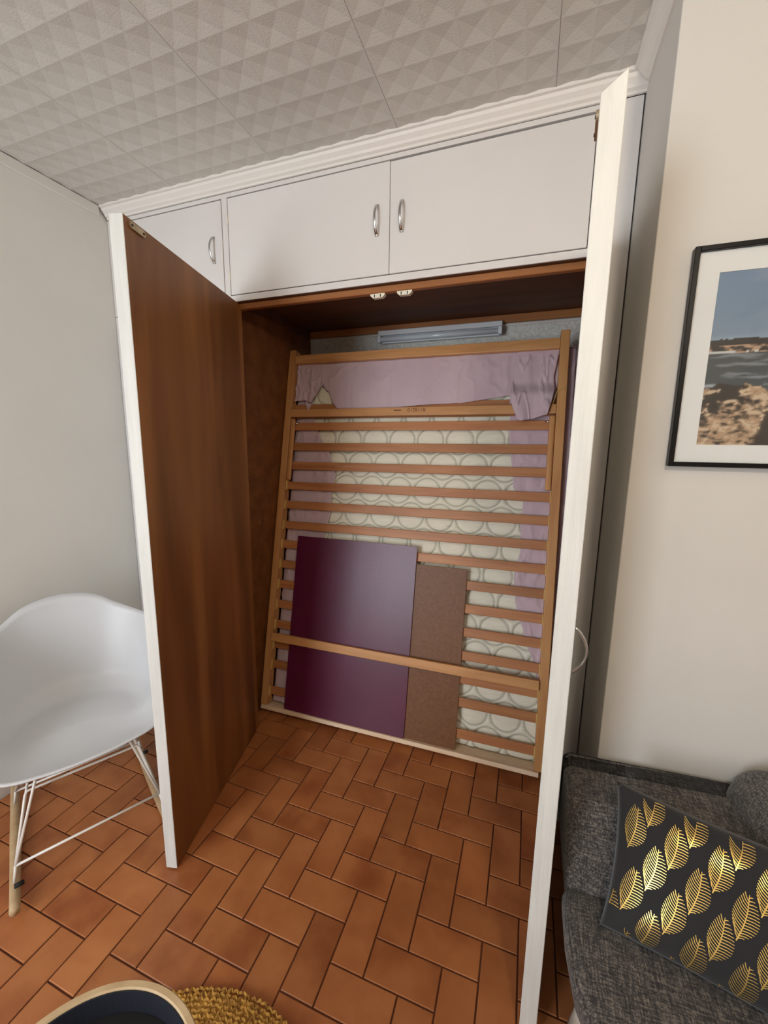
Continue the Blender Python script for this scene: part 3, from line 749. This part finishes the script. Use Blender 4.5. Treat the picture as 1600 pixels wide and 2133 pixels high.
def strip(pts, w0, w1):
    o = len(GV); n_ = len(pts)
    for i, (a, b) in enumerate(pts):
        j0, j1 = max(i - 1, 0), min(i + 1, n_ - 1); dx, dy = pts[j1][0] - pts[j0][0], pts[j1][1] - pts[j0][1]; l = math.hypot(dx, dy) or 1
        wd = (w0 + (w1 - w0) * i / (n_ - 1)) / 2; nxx, nyy = -dy / l * wd, dx / l * wd
        GV.append(pp(a + nxx, b + nyy)); GV.append(pp(a - nxx, b - nyy))
    for i in range(n_ - 1): GF.append((o + 2 * i, o + 2 * i + 1, o + 2 * i + 3, o + 2 * i + 2))
def leaf(cx, cy, Ln, ang, Wd):
    ca_, sa = math.cos(ang), math.sin(ang)
    def T(a, b): return (cx + a * ca_ - b * sa, cy + a * sa + b * ca_)
    def inside(p): return .006 < p[0] < PWd - .006 and .006 < p[1] < PHh - .006
    mid = lambda t: (-.10 * Wd * math.sin(math.pi * t) * -1, Ln * (t - .5))
    k = 12; seg = [T(*mid(i / k)) for i in range(k + 1)]; run = []
    for p in seg:
        if inside(p): run.append(p)
    if len(run) > 1: strip(run, .0022, .0012)
    nr = 16
    for i in range(1, nr):
        t = i / nr; w_ = Wd / 2 * (math.sin(math.pi * t ** .8) ** .75)
        for s in (-1, 1):
            a, b = mid(t); p1 = (a, b); L_ = Ln * .13 * (1 - .3 * t)
            p2 = (a + s * w_ * .55, b + L_ * .35 * (1 if s > 0 else 1.6)); p3 = (a + s * w_, b + L_ * (.45 if s > 0 else 1.5))
            if p3[1] > Ln * .54: continue
            q = [T(*p1), T(*p2), T(*p3)]
            if all(inside(z) for z in q): strip(q, .0019, .0013)
Ln, Wd = .089, .043
import itertools
for i, j in itertools.product(range(-8, 14), range(-8, 8)):
    cx = .033 + i * .0770 + j * .0402; cy = .212 - i * .0020 - j * .0603
    if i % 1 == 0: leaf(cx, cy, Ln, math.radians(-12), Wd)
tpart(mesh('leaf_print', GV, GF, 'gold'))

# ---------------------------------------------------------------- pendant lamp, lit, behind the camera
LX, LY, LZ = 1.34, -1.36, 2.12
pn = tag(bpy.data.objects.new('pendant_lamp', None), 'lit warm white globe pendant lamp hanging from the ceiling', 'lamp'); COL.objects.link(pn); pn.location = (LX, LY, ZC)
em = bpy.data.materials.new('lit_globe'); em.use_nodes = True; eb = em.node_tree.nodes['Principled BSDF']
eb.inputs['Emission Color'].default_value = (1.0, .86, .68, 1); eb.inputs['Emission Strength'].default_value = LAMP; M['lit_globe'] = em
bm = bmesh.new(); bmesh.ops.create_uvsphere(bm, u_segments=24, v_segments=14, radius=.075)
g_ = bmobj('globe', bm, 'lit_globe', pn, smooth=True); g_.location = (0, 0, LZ - ZC)
c_ = tube('cord', [(0, 0, -.002), (0, 0, LZ - ZC + .075)], .004, 'black', pn)
c_ = tube('ceiling_rose', [(0, 0, .004), (0, 0, -.018)], .045, 'white', pn, 20)

# ---------------------------------------------------------------- tray table and jute rug
TZ = .45; TX, TY = .3715, -.8835; TR = .1925
tt = empty('tray_table', (TX, TY, 0), 'round tray table with pale wooden rim and dark navy inside, on the jute rug', 'table')
def ttp(o): o.parent = tt; o.matrix_parent_inverse = Matrix.Translation((-TX, -TY, 0)); return o
def lathe(name, prof, mt, seg=96):
    vs = []; fs = []; k = len(prof)
    for i in range(seg):
        a = 2 * math.pi * i / seg
        for r, z in prof: vs.append((TX + r * math.cos(a), TY + r * math.sin(a), z))
    for i in range(seg):
        for j in range(k - 1): fs.append((i * k + j, ((i + 1) % seg) * k + j, ((i + 1) % seg) * k + j + 1, i * k + j + 1))
    return mesh(name, vs, fs, mt, smooth=False)
ri = TR - .013
ttp(lathe('rim', [(ri, TZ - .003), (ri + .002, TZ), (TR - .002, TZ), (TR, TZ - .003), (TR, TZ - .06), (TR - .01, TZ - .062), (ri, TZ - .062), (ri, TZ - .003)], 'rimwood'))
ttp(lathe('lining', [(ri - .0004, TZ - .004), (ri - .003, TZ - .004), (ri - .006, TZ - .045), (ri - .006, TZ - .05), (ri - .0004, TZ - .05), (ri - .0004, TZ - .004)], 'navy'))
ttp(lathe('tray_base', [(.0005, TZ - .046), (ri - .0065, TZ - .046), (ri - .0065, TZ - .058), (.0005, TZ - .058), (.0005, TZ - .046)], 'tblack'))
for k in range(3):
    a = math.radians(100 + 120 * k); ttp(tube('leg', [(TX + .10 * math.cos(a), TY + .10 * math.sin(a), TZ - .0585), (TX + .15 * math.cos(a), TY + .15 * math.sin(a), .0195)], [.014, .010], 'rimwood', n=12))
RX, RY, RR = .363, -.841, .405
# rug: concentric braided rounds
V = []; F = []
rr_ = random.Random(3); q = 0
while True:
    r0 = RR - .006 - q * .0105; q += 1
    if r0 < .006: break
    k = max(6, int(2 * math.pi * r0 / .0085))
    for i in range(k):                    # short fat plaited strands
        a = 2 * math.pi * (i + rr_.random() * .5) / k; r1 = r0 + rr_.uniform(-.0025, .0025); c = Vector((RX + r1 * math.cos(a), RY + r1 * math.sin(a), .0095 + rr_.uniform(-.0015, .0015)))
        an = a + math.pi / 2 + (.6 if i % 2 else -.6) + rr_.uniform(-.4, .4); dr = Vector((math.cos(an), math.sin(an), 0)); sd = Vector((-dr.y, dr.x, 0))
        o = len(V); u_ = Vector((0, 0, .0058))
        V += [c - dr * .0085, c - dr * .003 + sd * .0036, c + dr * .003 + sd * .0036, c + dr * .0085, c + dr * .003 - sd * .0036, c - dr * .003 - sd * .0036, c - dr * .003 + u_, c + dr * .003 + u_, c - u_]
        F += [(o, o + 6, o + 1), (o + 1, o + 6, o + 7, o + 2), (o + 2, o + 7, o + 3), (o + 3, o + 7, o + 4), (o + 4, o + 7, o + 6, o + 5), (o + 5, o + 6, o), (o, o + 1, o + 8), (o + 1, o + 2, o + 8), (o + 2, o + 3, o + 8), (o + 3, o + 4, o + 8), (o + 4, o + 5, o + 8), (o + 5, o, o + 8)]
rg = tag(bpy.data.objects.new('round_rug', None), 'round mustard braided jute rug on the terracotta tiles under the tray table', 'rug'); COL.objects.link(rg); rg.location = (RX, RY, 0)
b_ = mesh('braid', V, F, 'jute', rg); b_.matrix_parent_inverse = Matrix.Translation((-RX, -RY, 0)); b_['kind'] = 'stuff'
tube_v = [(RX + math.cos(2 * math.pi * i / 64) * (RR - .012), RY + math.sin(2 * math.pi * i / 64) * (RR - .012), z) for z in (.001, .008) for i in range(64)]
tf = [tuple(range(64))[::-1], tuple(range(64, 128))] + [(i, (i + 1) % 64, 64 + (i + 1) % 64, 64 + i) for i in range(64)]
b2 = mesh('rug_backing', tube_v, tf, 'jute', rg); b2.matrix_parent_inverse = Matrix.Translation((-RX, -RY, 0))
